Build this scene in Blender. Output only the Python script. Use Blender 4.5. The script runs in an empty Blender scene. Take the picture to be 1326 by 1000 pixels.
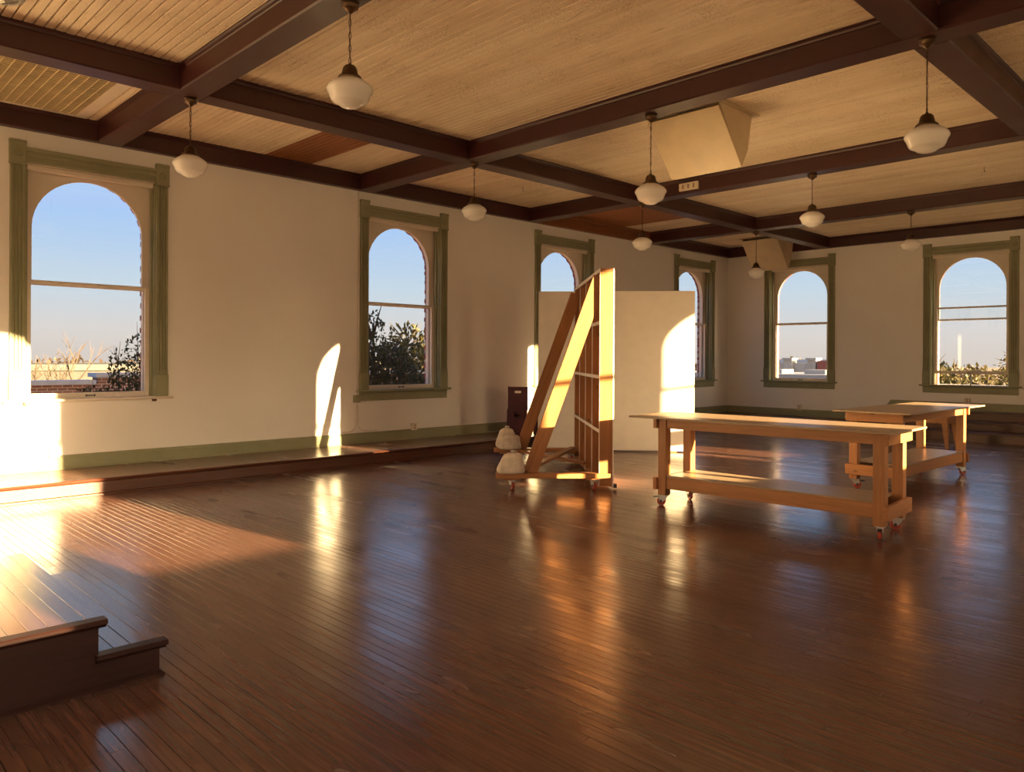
import bpy, math, random
from mathutils import Vector, Matrix, Euler
random.seed(7)
R = math.radians
scene = bpy.context.scene
col = scene.collection

# ------------------------------------------------------------------ camera
CAM_H, YAW = 1.42, R(45.73)
cam_data = bpy.data.cameras.new('camera')
cam = bpy.data.objects.new('camera', cam_data)
col.objects.link(cam)
cam_data.sensor_fit = 'HORIZONTAL'
cam_data.sensor_width = 36.0
cam_data.lens = 36.0 * 992.0 / 1326.0
cam_data.shift_y = -(500.0 - 466.4) / 1326.0
cam_data.clip_start, cam_data.clip_end = 0.05, 2000
cam.matrix_world = (Matrix.Translation((0, 0, CAM_H)) @ Matrix.Rotation(YAW - math.pi / 2, 4, 'Z')
                    @ Matrix.Rotation(R(90 - 0.144), 4, 'X') @ Matrix.Rotation(R(0.30), 4, 'Z'))
scene.camera = cam

# ------------------------------------------------------------------ sky, sun, exposure
SKY_GLOW = 0.14
SUN_S, SUN_T = 0.14, 0.177           # run of the sunlight in x and drop in z for each metre in y
SUN_EL = math.atan(SUN_T / math.hypot(1, SUN_S))
to_sun = Vector((SUN_S, -1, SUN_T)).normalized()
world = bpy.data.worlds.new('world'); scene.world = world
world.use_nodes = True
wn = world.node_tree; wn.nodes.clear()
sky = wn.nodes.new('ShaderNodeTexSky'); sky.sky_type = 'NISHITA'      # hazy glow on the sun's side
sky.sun_disc = False
sky.sun_elevation = SUN_EL
sky.sun_rotation = math.atan2(to_sun.x, to_sun.y)
sky.air_density, sky.dust_density, sky.ozone_density = 1.0, 10.0, 1.6
skm = wn.nodes.new('ShaderNodeMix'); skm.data_type = 'RGBA'; skm.blend_type = 'MULTIPLY'; skm.inputs[0].default_value = 1.0
skm.inputs[7].default_value = (SKY_GLOW, SKY_GLOW, SKY_GLOW, 1)
wn.links.new(sky.outputs[0], skm.inputs[6])
tcw = wn.nodes.new('ShaderNodeTexCoord'); sepw = wn.nodes.new('ShaderNodeSeparateXYZ'); wn.links.new(tcw.outputs['Generated'], sepw.inputs[0])
grad = wn.nodes.new('ShaderNodeValToRGB'); ge = grad.color_ramp.elements
stops = [(0.0, (.74,.66,.60)), (.03, (.76,.71,.68)), (.085, (.62,.74,.84)), (.17, (.43,.64,.98)), (.27, (.34,.57,.98)), (1.0, (.14,.30,.70))]
while len(ge) < len(stops): ge.new(.5)
for k_, (p_, c_) in enumerate(stops): ge[k_].position = p_; ge[k_].color = (*[q_*.26 for q_ in c_], 1)
wn.links.new(sepw.outputs[2], grad.inputs[0])
lig = wn.nodes.new('ShaderNodeMix'); lig.data_type = 'RGBA'; lig.blend_type = 'LIGHTEN'; lig.clamp_result = False; lig.inputs[0].default_value = 1.0
wn.links.new(grad.outputs[0], lig.inputs[6]); wn.links.new(skm.outputs[2], lig.inputs[7])
bgn = wn.nodes.new('ShaderNodeBackground'); bgn.inputs[1].default_value = 1.0
wo = wn.nodes.new('ShaderNodeOutputWorld')
wn.links.new(lig.outputs[2], bgn.inputs[0]); wn.links.new(bgn.outputs[0], wo.inputs[0])

sun_d = bpy.data.lights.new('sun', 'SUN'); sun_d.energy = 16.0; sun_d.angle = R(0.7)
sun_d.color = (1.0, 0.69, 0.34)
sun = bpy.data.objects.new('sun', sun_d); col.objects.link(sun)
sun.rotation_euler = to_sun.to_track_quat('Z', 'Y').to_euler()
sun.location = (0, -20, 10)

vs = scene.view_settings
vs.view_transform = 'Standard'; vs.look = 'None'; vs.gamma = 1.0; vs.use_curve_mapping = False
vs.exposure = 1.95
scene.cycles.max_bounces = 14; scene.cycles.diffuse_bounces = 10

# ------------------------------------------------------------------ room measures
XB, XF, YR, YL = -9.5, 16.53, -0.35, 9.55
ZC, ZB = 4.06, 3.84                   # ceiling boards, underside of the beams
WT = 0.36                             # wall thickness
Z_PL = 0.166                          # low platform

# ------------------------------------------------------------------ mesh helpers
class MB:
    def __init__(self): self.v = []; self.f = []; self.r = []
    def add(self, verts, faces, rnd=0.0):
        o = len(self.v); self.v += [tuple(p) for p in verts]
        self.f += [tuple(i + o for i in f) for f in faces]; self.r += [rnd] * len(faces)
        return self
    def box(self, x0, x1, y0, y1, z0, z1, rnd=0.0):
        return self.add([(x0,y0,z0),(x1,y0,z0),(x1,y1,z0),(x0,y1,z0),(x0,y0,z1),(x1,y0,z1),(x1,y1,z1),(x0,y1,z1)],
                 [(0,3,2,1),(4,5,6,7),(0,1,5,4),(1,2,6,5),(2,3,7,6),(3,0,4,7)], rnd)
    def bar(self, p0, p1, w, h, up=(0,0,1), rnd=0.0):
        p0, p1 = Vector(p0), Vector(p1); d = (p1-p0).normalized(); u = Vector(up)
        s = d.cross(u).normalized(); u = s.cross(d).normalized()
        vs_ = [p + s*a*w/2 + u*b*h/2 for p in (p0,p1) for a,b in ((-1,-1),(1,-1),(1,1),(-1,1))]
        return self.add(vs_, [(0,1,2,3),(7,6,5,4),(0,4,5,1),(1,5,6,2),(2,6,7,3),(3,7,4,0)], rnd)
    def tube(self, pts, rad, n=8, cap=True):
        pts = [Vector(p) for p in pts]; rr = rad if isinstance(rad, (list, tuple)) else [rad]*len(pts)
        rings = []
        for i, p in enumerate(pts):
            d = (pts[min(i+1, len(pts)-1)] - pts[max(i-1, 0)]).normalized()
            a = Vector((0,0,1)) if abs(d.z) < .9 else Vector((1,0,0))
            s = d.cross(a).normalized(); u = d.cross(s).normalized()
            rings.append([p + (s*math.cos(2*math.pi*k/n) + u*math.sin(2*math.pi*k/n))*rr[i] for k in range(n)])
        V = [q for r_ in rings for q in r_]; Fc = []
        for i in range(len(pts)-1):
            for k in range(n):
                Fc.append((i*n+k, i*n+(k+1)%n, (i+1)*n+(k+1)%n, (i+1)*n+k))
        if cap:
            Fc.append(tuple(range(n))); Fc.append(tuple((len(pts)-1)*n + k for k in reversed(range(n))))
        return self.add(V, Fc)
    def lathe(self, prof, n=24, c=(0,0,0), lobes=0, amp=0.0):
        V = []; m = len(prof)
        for r, z in prof:
            for k in range(n):
                a = 2*math.pi*k/n; q = r*(1 + amp*math.cos(lobes*a))
                V.append((c[0]+q*math.cos(a), c[1]+q*math.sin(a), c[2]+z))
        Fc = [(i*n+k, i*n+(k+1)%n, (i+1)*n+(k+1)%n, (i+1)*n+k) for i in range(m-1) for k in range(n)]
        return self.add(V, Fc)
    def prism(self, poly, a0, a1, axis):
        # poly in the two other axes, in (x,y,z) order without `axis`
        def P(a, p):
            q = list(p); q.insert(axis, a); return tuple(q)
        n = len(poly); V = [P(a0, p) for p in poly] + [P(a1, p) for p in poly]
        Fc = [(i, (i+1) % n, n+(i+1) % n, n+i) for i in range(n)] + [tuple(reversed(range(n))), tuple(range(n, 2*n))]
        return self.add(V, Fc)
    def build(self, name, mat, parent=None, smooth=None, bevel=0.0, rnd=False, fix=True):
        me = bpy.data.meshes.new(name); me.from_pydata(self.v, [], self.f); me.update()
        if fix:
            import bmesh
            b = bmesh.new(); b.from_mesh(me)
            bmesh.ops.recalc_face_normals(b, faces=b.faces); b.to_mesh(me); b.free()
        if rnd:
            at = me.attributes.new('rnd', 'FLOAT', 'FACE'); at.data.foreach_set('value', self.r)
        if smooth is not None:
            me.polygons.foreach_set('use_smooth', [True]*len(me.polygons)); me.set_sharp_from_angle(angle=R(smooth))
        me.materials.append(mat)
        o = bpy.data.objects.new(name, me); col.objects.link(o)
        if parent: o.parent = parent
        if bevel:
            b = o.modifiers.new('bevel', 'BEVEL'); b.width = bevel; b.segments = 1; b.limit_method = 'ANGLE'; b.angle_limit = R(50)
        return o

def tag(o, label=None, cat=None, group=None, kind=None):
    if label: o['label'] = label
    if cat: o['category'] = cat
    if group: o['group'] = group
    if kind: o['kind'] = kind
    return o
def empty(name, loc, rz=0.0):
    o = bpy.data.objects.new(name, None); col.objects.link(o); o.empty_display_size = .1
    o.location = loc; o.rotation_euler = (0, 0, rz); return o
def box(name, x0, x1, y0, y1, z0, z1, mat, parent=None, bevel=0.0):
    return MB().box(x0,x1,y0,y1,z0,z1).build(name, mat, parent, bevel=bevel, fix=False)
def timber(name, p0, p1, w, h, mat, parent=None, up=(0,0,1), bevel=.003):
    """a sawn length with its grain along local X"""
    p0, p1 = Vector(p0), Vector(p1); d = p1-p0; L = d.length; d.normalize()
    u = Vector(up); s = u.cross(d).normalized(); u = d.cross(s).normalized()
    o = MB().box(-L/2, L/2, -w/2, w/2, -h/2, h/2).build(name, mat, parent, bevel=bevel, fix=False)
    M = Matrix((d, s, u)).transposed().to_4x4(); M.translation = (p0+p1)/2
    o.matrix_local = M
    return o
def copy_tree(o, parent=None):
    c = o.copy(); col.objects.link(c); c.parent = parent
    for ch in list(o.children): copy_tree(ch, c)
    return c

# ------------------------------------------------------------------ material helpers
class NT:
    def __init__(self, name):
        self.m = bpy.data.materials.new(name); self.m.use_nodes = True
        self.t = self.m.node_tree; self.b = self.t.nodes['Principled BSDF']; self.out = self.t.nodes['Material Output']
    def n(self, typ, **kw):
        x = self.t.nodes.new(typ)
        for k, v in kw.items(): setattr(x, k, v)
        return x
    def l(self, a, b): self.t.links.new(a, b)
    def math(self, op, a, b=None, clamp=False):
        x = self.n('ShaderNodeMath', operation=op, use_clamp=clamp)
        for i, q in enumerate((a, b)):
            if q is None: continue
            if isinstance(q, (int, float)): x.inputs[i].default_value = q
            else: self.l(q, x.inputs[i])
        return x.outputs[0]
    def mix(self, fac, a, b):
        x = self.n('ShaderNodeMix', data_type='RGBA')
        for i, q in ((0, fac), (6, a), (7, b)):
            if isinstance(q, (int, float)): x.inputs[i].default_value = q
            elif isinstance(q, tuple): x.inputs[i].default_value = (*q[:3], 1)
            else: self.l(q, x.inputs[i])
        return x.outputs[2]
    def noise(self, vec, scale, detail=4, rough=.55, dist=0.0):
        x = self.n('ShaderNodeTexNoise'); x.inputs['Scale'].default_value = scale
        x.inputs['Detail'].default_value = detail; x.inputs['Roughness'].default_value = rough; x.inputs['Distortion'].default_value = dist
        if vec is not None: self.l(vec, x.inputs['Vector'])
        return x.outputs[0]
    def ramp(self, fac, stops):
        x = self.n('ShaderNodeValToRGB'); e = x.color_ramp.elements
        while len(e) < len(stops): e.new(.5)
        for k, (p, c) in enumerate(stops): e[k].position = p; e[k].color = (*c, 1) if len(c) == 3 else c
        self.l(fac, x.inputs[0]); return x.outputs[0]
    def mapping(self, vec, scale=(1,1,1), loc=None):
        x = self.n('ShaderNodeMapping'); x.inputs['Scale'].default_value = scale
        self.l(vec, x.inputs['Vector'])
        if loc is not None: self.l(loc, x.inputs['Location'])
        return x.outputs[0]
    def pos(self): return self.n('ShaderNodeNewGeometry').outputs['Position']
    def obj(self): return self.n('ShaderNodeTexCoord').outputs['Object']
    def bump(self, h, strength=.2, dist=.002):
        x = self.n('ShaderNodeBump'); x.inputs['Strength'].default_value = strength; x.inputs['Distance'].default_value = dist
        self.l(h, x.inputs['Height']); self.l(x.outputs[0], self.b.inputs['Normal'])
    def set(self, color=None, rough=None, metal=None, spec=None, coat=None):
        for k, v in (('Base Color', color), ('Roughness', rough), ('Metallic', metal), ('Specular IOR Level', spec), ('Coat Weight', coat)):
            if v is None: continue
            i = self.b.inputs[k]
            if isinstance(v, tuple): i.default_value = (*v[:3], 1)
            elif isinstance(v, (int, float)): i.default_value = v
            else: self.l(v, i)
        return self
M = {}
def flat(name, c, rough=.5, metal=0.0, var=.06, scale=6.0, spec=None):
    t = NT(name); n = t.noise(t.obj(), scale, 5)
    lo = tuple(max(0, q*(1-var*2)) for q in c); hi = tuple(min(1, q*(1+var*2)) for q in c)
    t.set(t.ramp(n, [(.3, lo), (.7, hi)]), rough, metal, spec); M[name] = t.m; return t

def wood(name, c_lo, c_hi, rough=.45, knots=True, spec=.4):
    t = NT(name); oi = t.n('ShaderNodeObjectInfo'); rv = t.math('MULTIPLY', oi.outputs['Random'], 37.0)
    cmb = t.n('ShaderNodeCombineXYZ')
    for i in range(3): t.l(rv, cmb.inputs[i])
    v = t.mapping(t.obj(), (1.3, 22, 22), cmb.outputs[0])
    g = t.noise(v, 1.6, 6, .6, .6); fine = t.noise(t.mapping(t.obj(), (6, 160, 160), cmb.outputs[0]), 1.0, 3)
    g2 = t.math('ADD', t.math('MULTIPLY', g, .75), t.math('MULTIPLY', fine, .25))
    c = t.ramp(g2, [(.32, c_lo), (.62, c_hi)])
    if knots:
        vo = t.n('ShaderNodeTexVoronoi'); vo.inputs['Scale'].default_value = 1.0
        t.l(t.mapping(t.obj(), (3.2, 7, 7), cmb.outputs[0]), vo.inputs['Vector'])
        k = t.ramp(vo.outputs['Distance'], [(.05, (1,1,1)), (.12, (0,0,0))])
        c = t.mix(k, c, tuple(q*.35 for q in c_lo))
    hue = t.mix(t.math('MULTIPLY', oi.outputs['Random'], .22), c, tuple(q*.55 for q in c_lo))
    t.set(hue, rough, spec=spec); t.bump(g2, .12, .002); M[name] = t.m; return t

# plaster
t = NT('plaster'); p = t.pos()
n1 = t.noise(p, .9, 5, .6); n2 = t.noise(p, 38, 4)
t.set(t.ramp(n1, [(.3, (.80,.765,.735)), (.7, (.85,.815,.785))]), .62, spec=.25)
t.bump(t.math('ADD', t.math('MULTIPLY', n2, .3), t.math('MULTIPLY', t.noise(p, 5, 3), .9)), .22, .01); M['plaster'] = t.m
# sage green paint
def painted(name, a, b, worn):
    t = NT(name); p = t.pos(); n = t.noise(p, 3.0, 6, .6)
    c = t.ramp(n, [(.3, a), (.7, b)])
    s = t.noise(t.mapping(p, (30, 30, 4)), 1.0, 4, .65)
    c = t.mix(t.ramp(s, [(.66, (0,0,0)), (.74, (.55,.55,.55))]), c, worn)
    t.set(c, .48, spec=.35); t.bump(s, .12, .002); M[name] = t.m
painted('sage', (.245,.245,.145), (.30,.30,.185), (.16,.10,.06))
painted('cream', (.66,.58,.49), (.72,.64,.55), (.36,.27,.19))
# dark maroon beams
t = NT('maroon'); p = t.pos(); n = t.noise(p, 2.2, 6, .6); n2 = t.noise(p, 60, 3)
c = t.ramp(n, [(.3, (.042,.010,.010)), (.7, (.060,.015,.014))])
scr = t.noise(t.mapping(p, (14, 14, 40)), 1.2, 5, .7)
c = t.mix(t.ramp(scr, [(.70, (0,0,0)), (.76, (.5,.5,.5))]), c, (.11,.06,.05))
t.set(c, t.math('ADD', t.math('MULTIPLY', n, .25), .27), spec=.5); t.bump(n2, .06, .002); M['maroon'] = t.m
# ceiling boards
t = NT('ceiling_paint'); p = t.pos(); at = t.n('ShaderNodeAttribute', attribute_name='rnd')
rn = at.outputs['Fac']; fr = t.math('FRACT', rn)
base = t.ramp(t.noise(t.mapping(p, (2.0, .5, 1)), 1.2, 6, .6), [(.28, (.76,.61,.44)), (.5, (.86,.73,.56)), (.75, (.90,.78,.61))])
base = t.mix(t.math('MULTIPLY', fr, .40), base, (.62,.47,.30))
vo = t.n('ShaderNodeTexVoronoi', feature='DISTANCE_TO_EDGE'); vo.inputs['Scale'].default_value = 1.0
t.l(t.mapping(p, (48, 26, 1)), vo.inputs['Vector'])
crk = t.ramp(vo.outputs['Distance'], [(.02, (1,1,1)), (.06, (0,0,0))])
crk = t.math('MULTIPLY', crk, t.ramp(t.noise(p, 1.5, 3), [(.42, (.05,.05,.05)), (.62, (.45,.45,.45))]))
base = t.mix(crk, base, (.26,.16,.08))
peel = t.ramp(t.noise(t.mapping(p, (16, 2.4, 1)), 1.0, 5, .68), [(.60, (0,0,0)), (.72, (.55,.55,.55))])
base = t.mix(peel, base, (.30,.185,.095))
bare = t.ramp(t.math('DIVIDE', rn, 4.0), [(.24, (0,0,0)), (.25, (1,1,1))])
gr = t.ramp(t.noise(t.mapping(p, (60, 2.5, 1)), 1.0, 5), [(.3, (.20,.065,.020)), (.7, (.36,.135,.045))])
t.set(t.mix(bare, base, gr), .5, spec=.35)
t.bump(t.math('ADD', t.math('MULTIPLY', crk, -.6), t.math('MULTIPLY', peel, -.4)), .10, .002); M['ceiling_paint'] = t.m
flat('soffit_dark', (.09,.05,.03), .8)
# floor
def floor_mat(name, gain=1.08, rlo=.16, rhi=.30):
    t = NT(name); p = t.pos(); at = t.n('ShaderNodeAttribute', attribute_name='rnd').outputs['Fac']
    cmb = t.n('ShaderNodeCombineXYZ'); t.l(t.math('MULTIPLY', at, 91.0), cmb.inputs[0]); t.l(t.math('MULTIPLY', at, 33.0), cmb.inputs[1])
    g = t.noise(t.mapping(p, (34, 1.3, 1), cmb.outputs[0]), 1.6, 3, .5, .3)
    fine = t.noise(t.mapping(p, (140, 5, 1), cmb.outputs[0]), 1.0, 3)
    v = t.math('ADD', t.math('MULTIPLY', g, .88), t.math('MULTIPLY', fine, .12))
    q = lambda c: tuple(x*gain for x in c)
    c = t.ramp(v, [(.30, q((.078,.033,.023))), (.5, q((.118,.053,.036))), (.70, q((.160,.076,.052)))])
    c = t.mix(t.math('MULTIPLY', at, .45), c, q((.078,.035,.025)))
    blot = t.ramp(t.noise(p, .55, 2, .5), [(.42, (0,0,0)), (.66, (.4,.4,.4))])
    c = t.mix(blot, c, q((.145,.074,.052)))
    rgh = t.math('ADD', t.math('MULTIPLY', t.noise(t.mapping(p, (1.8, .8, 1)), 1.3, 2, .5), (rhi-rlo)*1.6), rlo - .08)
    rgh = t.math('ADD', rgh, t.math('MULTIPLY', at, .07))
    t.set(c, rgh, spec=1.0)
    wav = t.noise(t.mapping(p, (22, 1.8, 1)), 1.0, 1)
    t.bump(wav, .16, .004); M[name] = t.m
floor_mat('floor_wood')
floor_mat('stage_wood', 1.3)
flat('joint_dark', (.018,.008,.005), .7)
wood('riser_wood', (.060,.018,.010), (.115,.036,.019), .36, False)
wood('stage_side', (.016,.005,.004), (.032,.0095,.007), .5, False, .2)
wood('pine', (.31,.132,.044), (.45,.195,.074), .45)
wood('plywood', (.31,.21,.135), (.41,.29,.19), .34, False)
wood('bare_beam', (.17,.055,.018), (.30,.110,.038), .5, False)
flat('white_board', (.78,.72,.66), .55, var=.02)
flat('lit_edge_pale', (.80,.74,.66), .6, var=.03)  # pale tone standing in for window light on the flat's edges
flat('crate_maroon', (.085,.016,.020), .42)
flat('canvas', (.66,.57,.47), .85, var=.08, scale=14)
flat('cord', (.55,.46,.36), .8)
flat('steel', (.62,.61,.59), .45, .85)
flat('dark_steel', (.10,.09,.085), .4, .8)
flat('black_rubber', (.02,.02,.02), .6)
flat('red_wheel', (.42,.06,.035), .35)
flat('bronze', (.10,.060,.032), .36, .75)
flat('duct_cream', (.66,.53,.35), .42, var=.05, scale=3)
flat('plate_cream', (.68,.60,.48), .4)
flat('switch_brown', (.30,.20,.12), .5)
flat('grid_metal', (.66,.55,.33), .5, 0.0)
flat('grille_dark', (.20,.14,.065), .7)
# glass
t = NT('window_glass'); tr = t.n('ShaderNodeBsdfTransparent'); gl = t.n('ShaderNodeBsdfGlossy'); gl.inputs['Roughness'].default_value = .0
lw = t.n('ShaderNodeLayerWeight'); fr5 = t.math('ADD', t.math('MULTIPLY', t.math('POWER', lw.outputs['Facing'], 5.0), .90), .045); ms = t.n('ShaderNodeMixShader')
tr.inputs[0].default_value = (.96,.975,.97,1)
t.l(fr5, ms.inputs[0]); t.l(tr.outputs[0], ms.inputs[1]); t.l(gl.outputs[0], ms.inputs[2]); t.l(ms.outputs[0], t.out.inputs[0]); M['glass'] = t.m
t = NT('opal_glass'); t.set((.94,.915,.89), .10, spec=.7); t.b.inputs['Subsurface Weight'].default_value = .0
df = t.n('ShaderNodeBsdfTranslucent'); df.inputs[0].default_value = (.92,.90,.87,1); ms = t.n('ShaderNodeMixShader'); ms.inputs[0].default_value = .22
t.l(t.b.outputs[0], ms.inputs[1]); t.l(df.outputs[0], ms.inputs[2]); t.l(ms.outputs[0], t.out.inputs[0]); M['opal'] = t.m
# brick
def brick_mat(name, a, b, mortar, sx=1.0):
    t = NT(name); tc = t.obj(); br = t.n('ShaderNodeTexBrick')
    sep = t.n('ShaderNodeSeparateXYZ'); t.l(tc, sep.inputs[0]); cb = t.n('ShaderNodeCombineXYZ')
    t.l(t.math('ADD', sep.outputs[0], sep.outputs[1]), cb.inputs[0]); t.l(sep.outputs[2], cb.inputs[1]); t.l(cb.outputs[0], br.inputs['Vector'])
    br.inputs['Scale'].default_value = sx; br.inputs['Brick Width'].default_value = .22; br.inputs['Row Height'].default_value = .075; br.inputs['Mortar Size'].default_value = .010
    br.inputs['Color1'].default_value = (*a,1); br.inputs['Color2'].default_value = (*b,1); br.inputs['Mortar'].default_value = (*mortar,1)
    t.set(br.outputs[0], .85); t.bump(br.outputs['Fac'], -.5, .01); M[name] = t.m
brick_mat('brick', (.20,.065,.045), (.27,.10,.07), (.38,.33,.29))
brick_mat('brick_shadow', (.20,.075,.06), (.29,.12,.095), (.46,.42,.40), 1.45)
flat('far_roof', (.060,.058,.057), .8)
flat('far_wall', (.045,.042,.040), .85)
flat('brick_plain', (.22,.055,.045), .85, var=.15, scale=9)
# outdoors
flat('concrete', (.34,.32,.31), .8, var=.10, scale=1.5)
flat('coping', (.44,.45,.50), .7)
flat('white_roof', (.30,.30,.31), .6, var=.05, scale=1)
flat('blue_roof', (.33,.37,.44), .6)
flat('red_wall', (.20,.06,.05), .8)
flat('ground_tan', (.15,.12,.085), .95, var=.2, scale=.05)
flat('bark', (.06,.043,.03), .9)
def leaf_mat(name, a, b, trans=.35):
    t = NT(name); at = t.n('ShaderNodeAttribute', attribute_name='rnd').outputs['Fac']
    c = t.ramp(at, [(0.0, a), (1.0, b)]); t.set(c, .5, spec=.3)
    tl = t.n('ShaderNodeBsdfTranslucent'); t.l(c, tl.inputs[0]); ms = t.n('ShaderNodeMixShader'); ms.inputs[0].default_value = trans
    t.l(t.b.outputs[0], ms.inputs[1]); t.l(tl.outputs[0], ms.inputs[2]); t.l(ms.outputs[0], t.out.inputs[0]); M[name] = t.m
leaf_mat('leaf_dark', (.020,.026,.010), (.055,.058,.020))
leaf_mat('leaf_gold', (.035,.034,.010), (.085,.068,.018))
leaf_mat('leaf_tan', (.050,.034,.022), (.080,.056,.036))

# ------------------------------------------------------------------ windows and walls
HOLE_W, HOLE_B, HOLE_T = .68, .93, 3.50      # half width, sill and head of the rough opening
GR, SPR = .575, 2.835                         # arch radius and spring line

def arch_pts(r, spring, z0, n=20):
    pts = [(-r, z0)] + [(-r*math.cos(math.pi*k/n), spring + r*math.sin(math.pi*k/n)) for k in range(n+1)] + [(r, z0)]
    return pts
def arch_plate(mb, hw, zb, zt, r, spring, y0, y1, n=20):
    """rectangle minus an arched opening that runs out at zb"""
    inner = arch_pts(r, spring, zb, n)
    outer = [(-hw, zb), (-hw, spring)]
    # project each inner point radially to the rectangle
    out = []
    for i, (x, z) in enumerate(inner):
        if i == 0: out.append((-hw, zb)); continue
        if i == len(inner)-1: out.append((hw, zb)); continue
        a = math.atan2(z-spring, x); ca, sa = math.cos(a), math.sin(a)
        tx = hw/abs(ca) if abs(ca) > 1e-6 else 1e9; tz = (zt-spring)/sa if sa > 1e-6 else 1e9
        q = min(tx, tz); out.append((q*ca, spring+q*sa))
    k = len(inner); V = []
    for y in (y0, y1): V += [(x, y, z) for x, z in inner] + [(x, y, z) for x, z in out]
    Fc = []
    for i in range(k-1):
        Fc.append((i, i+1, k+i+1, k+i)); Fc.append((2*k+i, 3*k+i, 3*k+i+1, 2*k+i+1))
        Fc.append((i, 2*k+i, 2*k+i+1, i+1)); Fc.append((k+i, k+i+1, 3*k+i+1, 3*k+i))
    Fc.append((0, k, 3*k, 2*k)); Fc.append((k-1, 2*k+k-1, 3*k+k-1, 2*k-1))
    # corner triangles of the rectangle
    mb.add(V, Fc)
    for s in (-1, 1):
        cand = [i for i in range(k-1) if (out[i][0]*s > hw-1e-6) != (out[i+1][0]*s > hw-1e-6)]
        for i in cand:
            tri = [out[i], (s*hw, zt), out[i+1]]
            mb.add([(x, y, z) for y in (y0, y1) for x, z in tri], [(0,1,2),(5,4,3),(0,3,4,1),(1,4,5,2)])

def casing_profile(w, d, grooves=3):
    pts = [(-w/2, 0), (-w/2, -d)]
    m = w*.14; ww = w - 2*m
    for k in range(grooves):
        a = -w/2 + m + ww*k/grooves
        pts += [(a+.003, -d), (a+.009, -d+.016), (a+ww/grooves-.009, -d+.016), (a+ww/grooves-.003, -d)]
    pts += [(w/2, -d), (w/2, 0)]
    return pts

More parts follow.
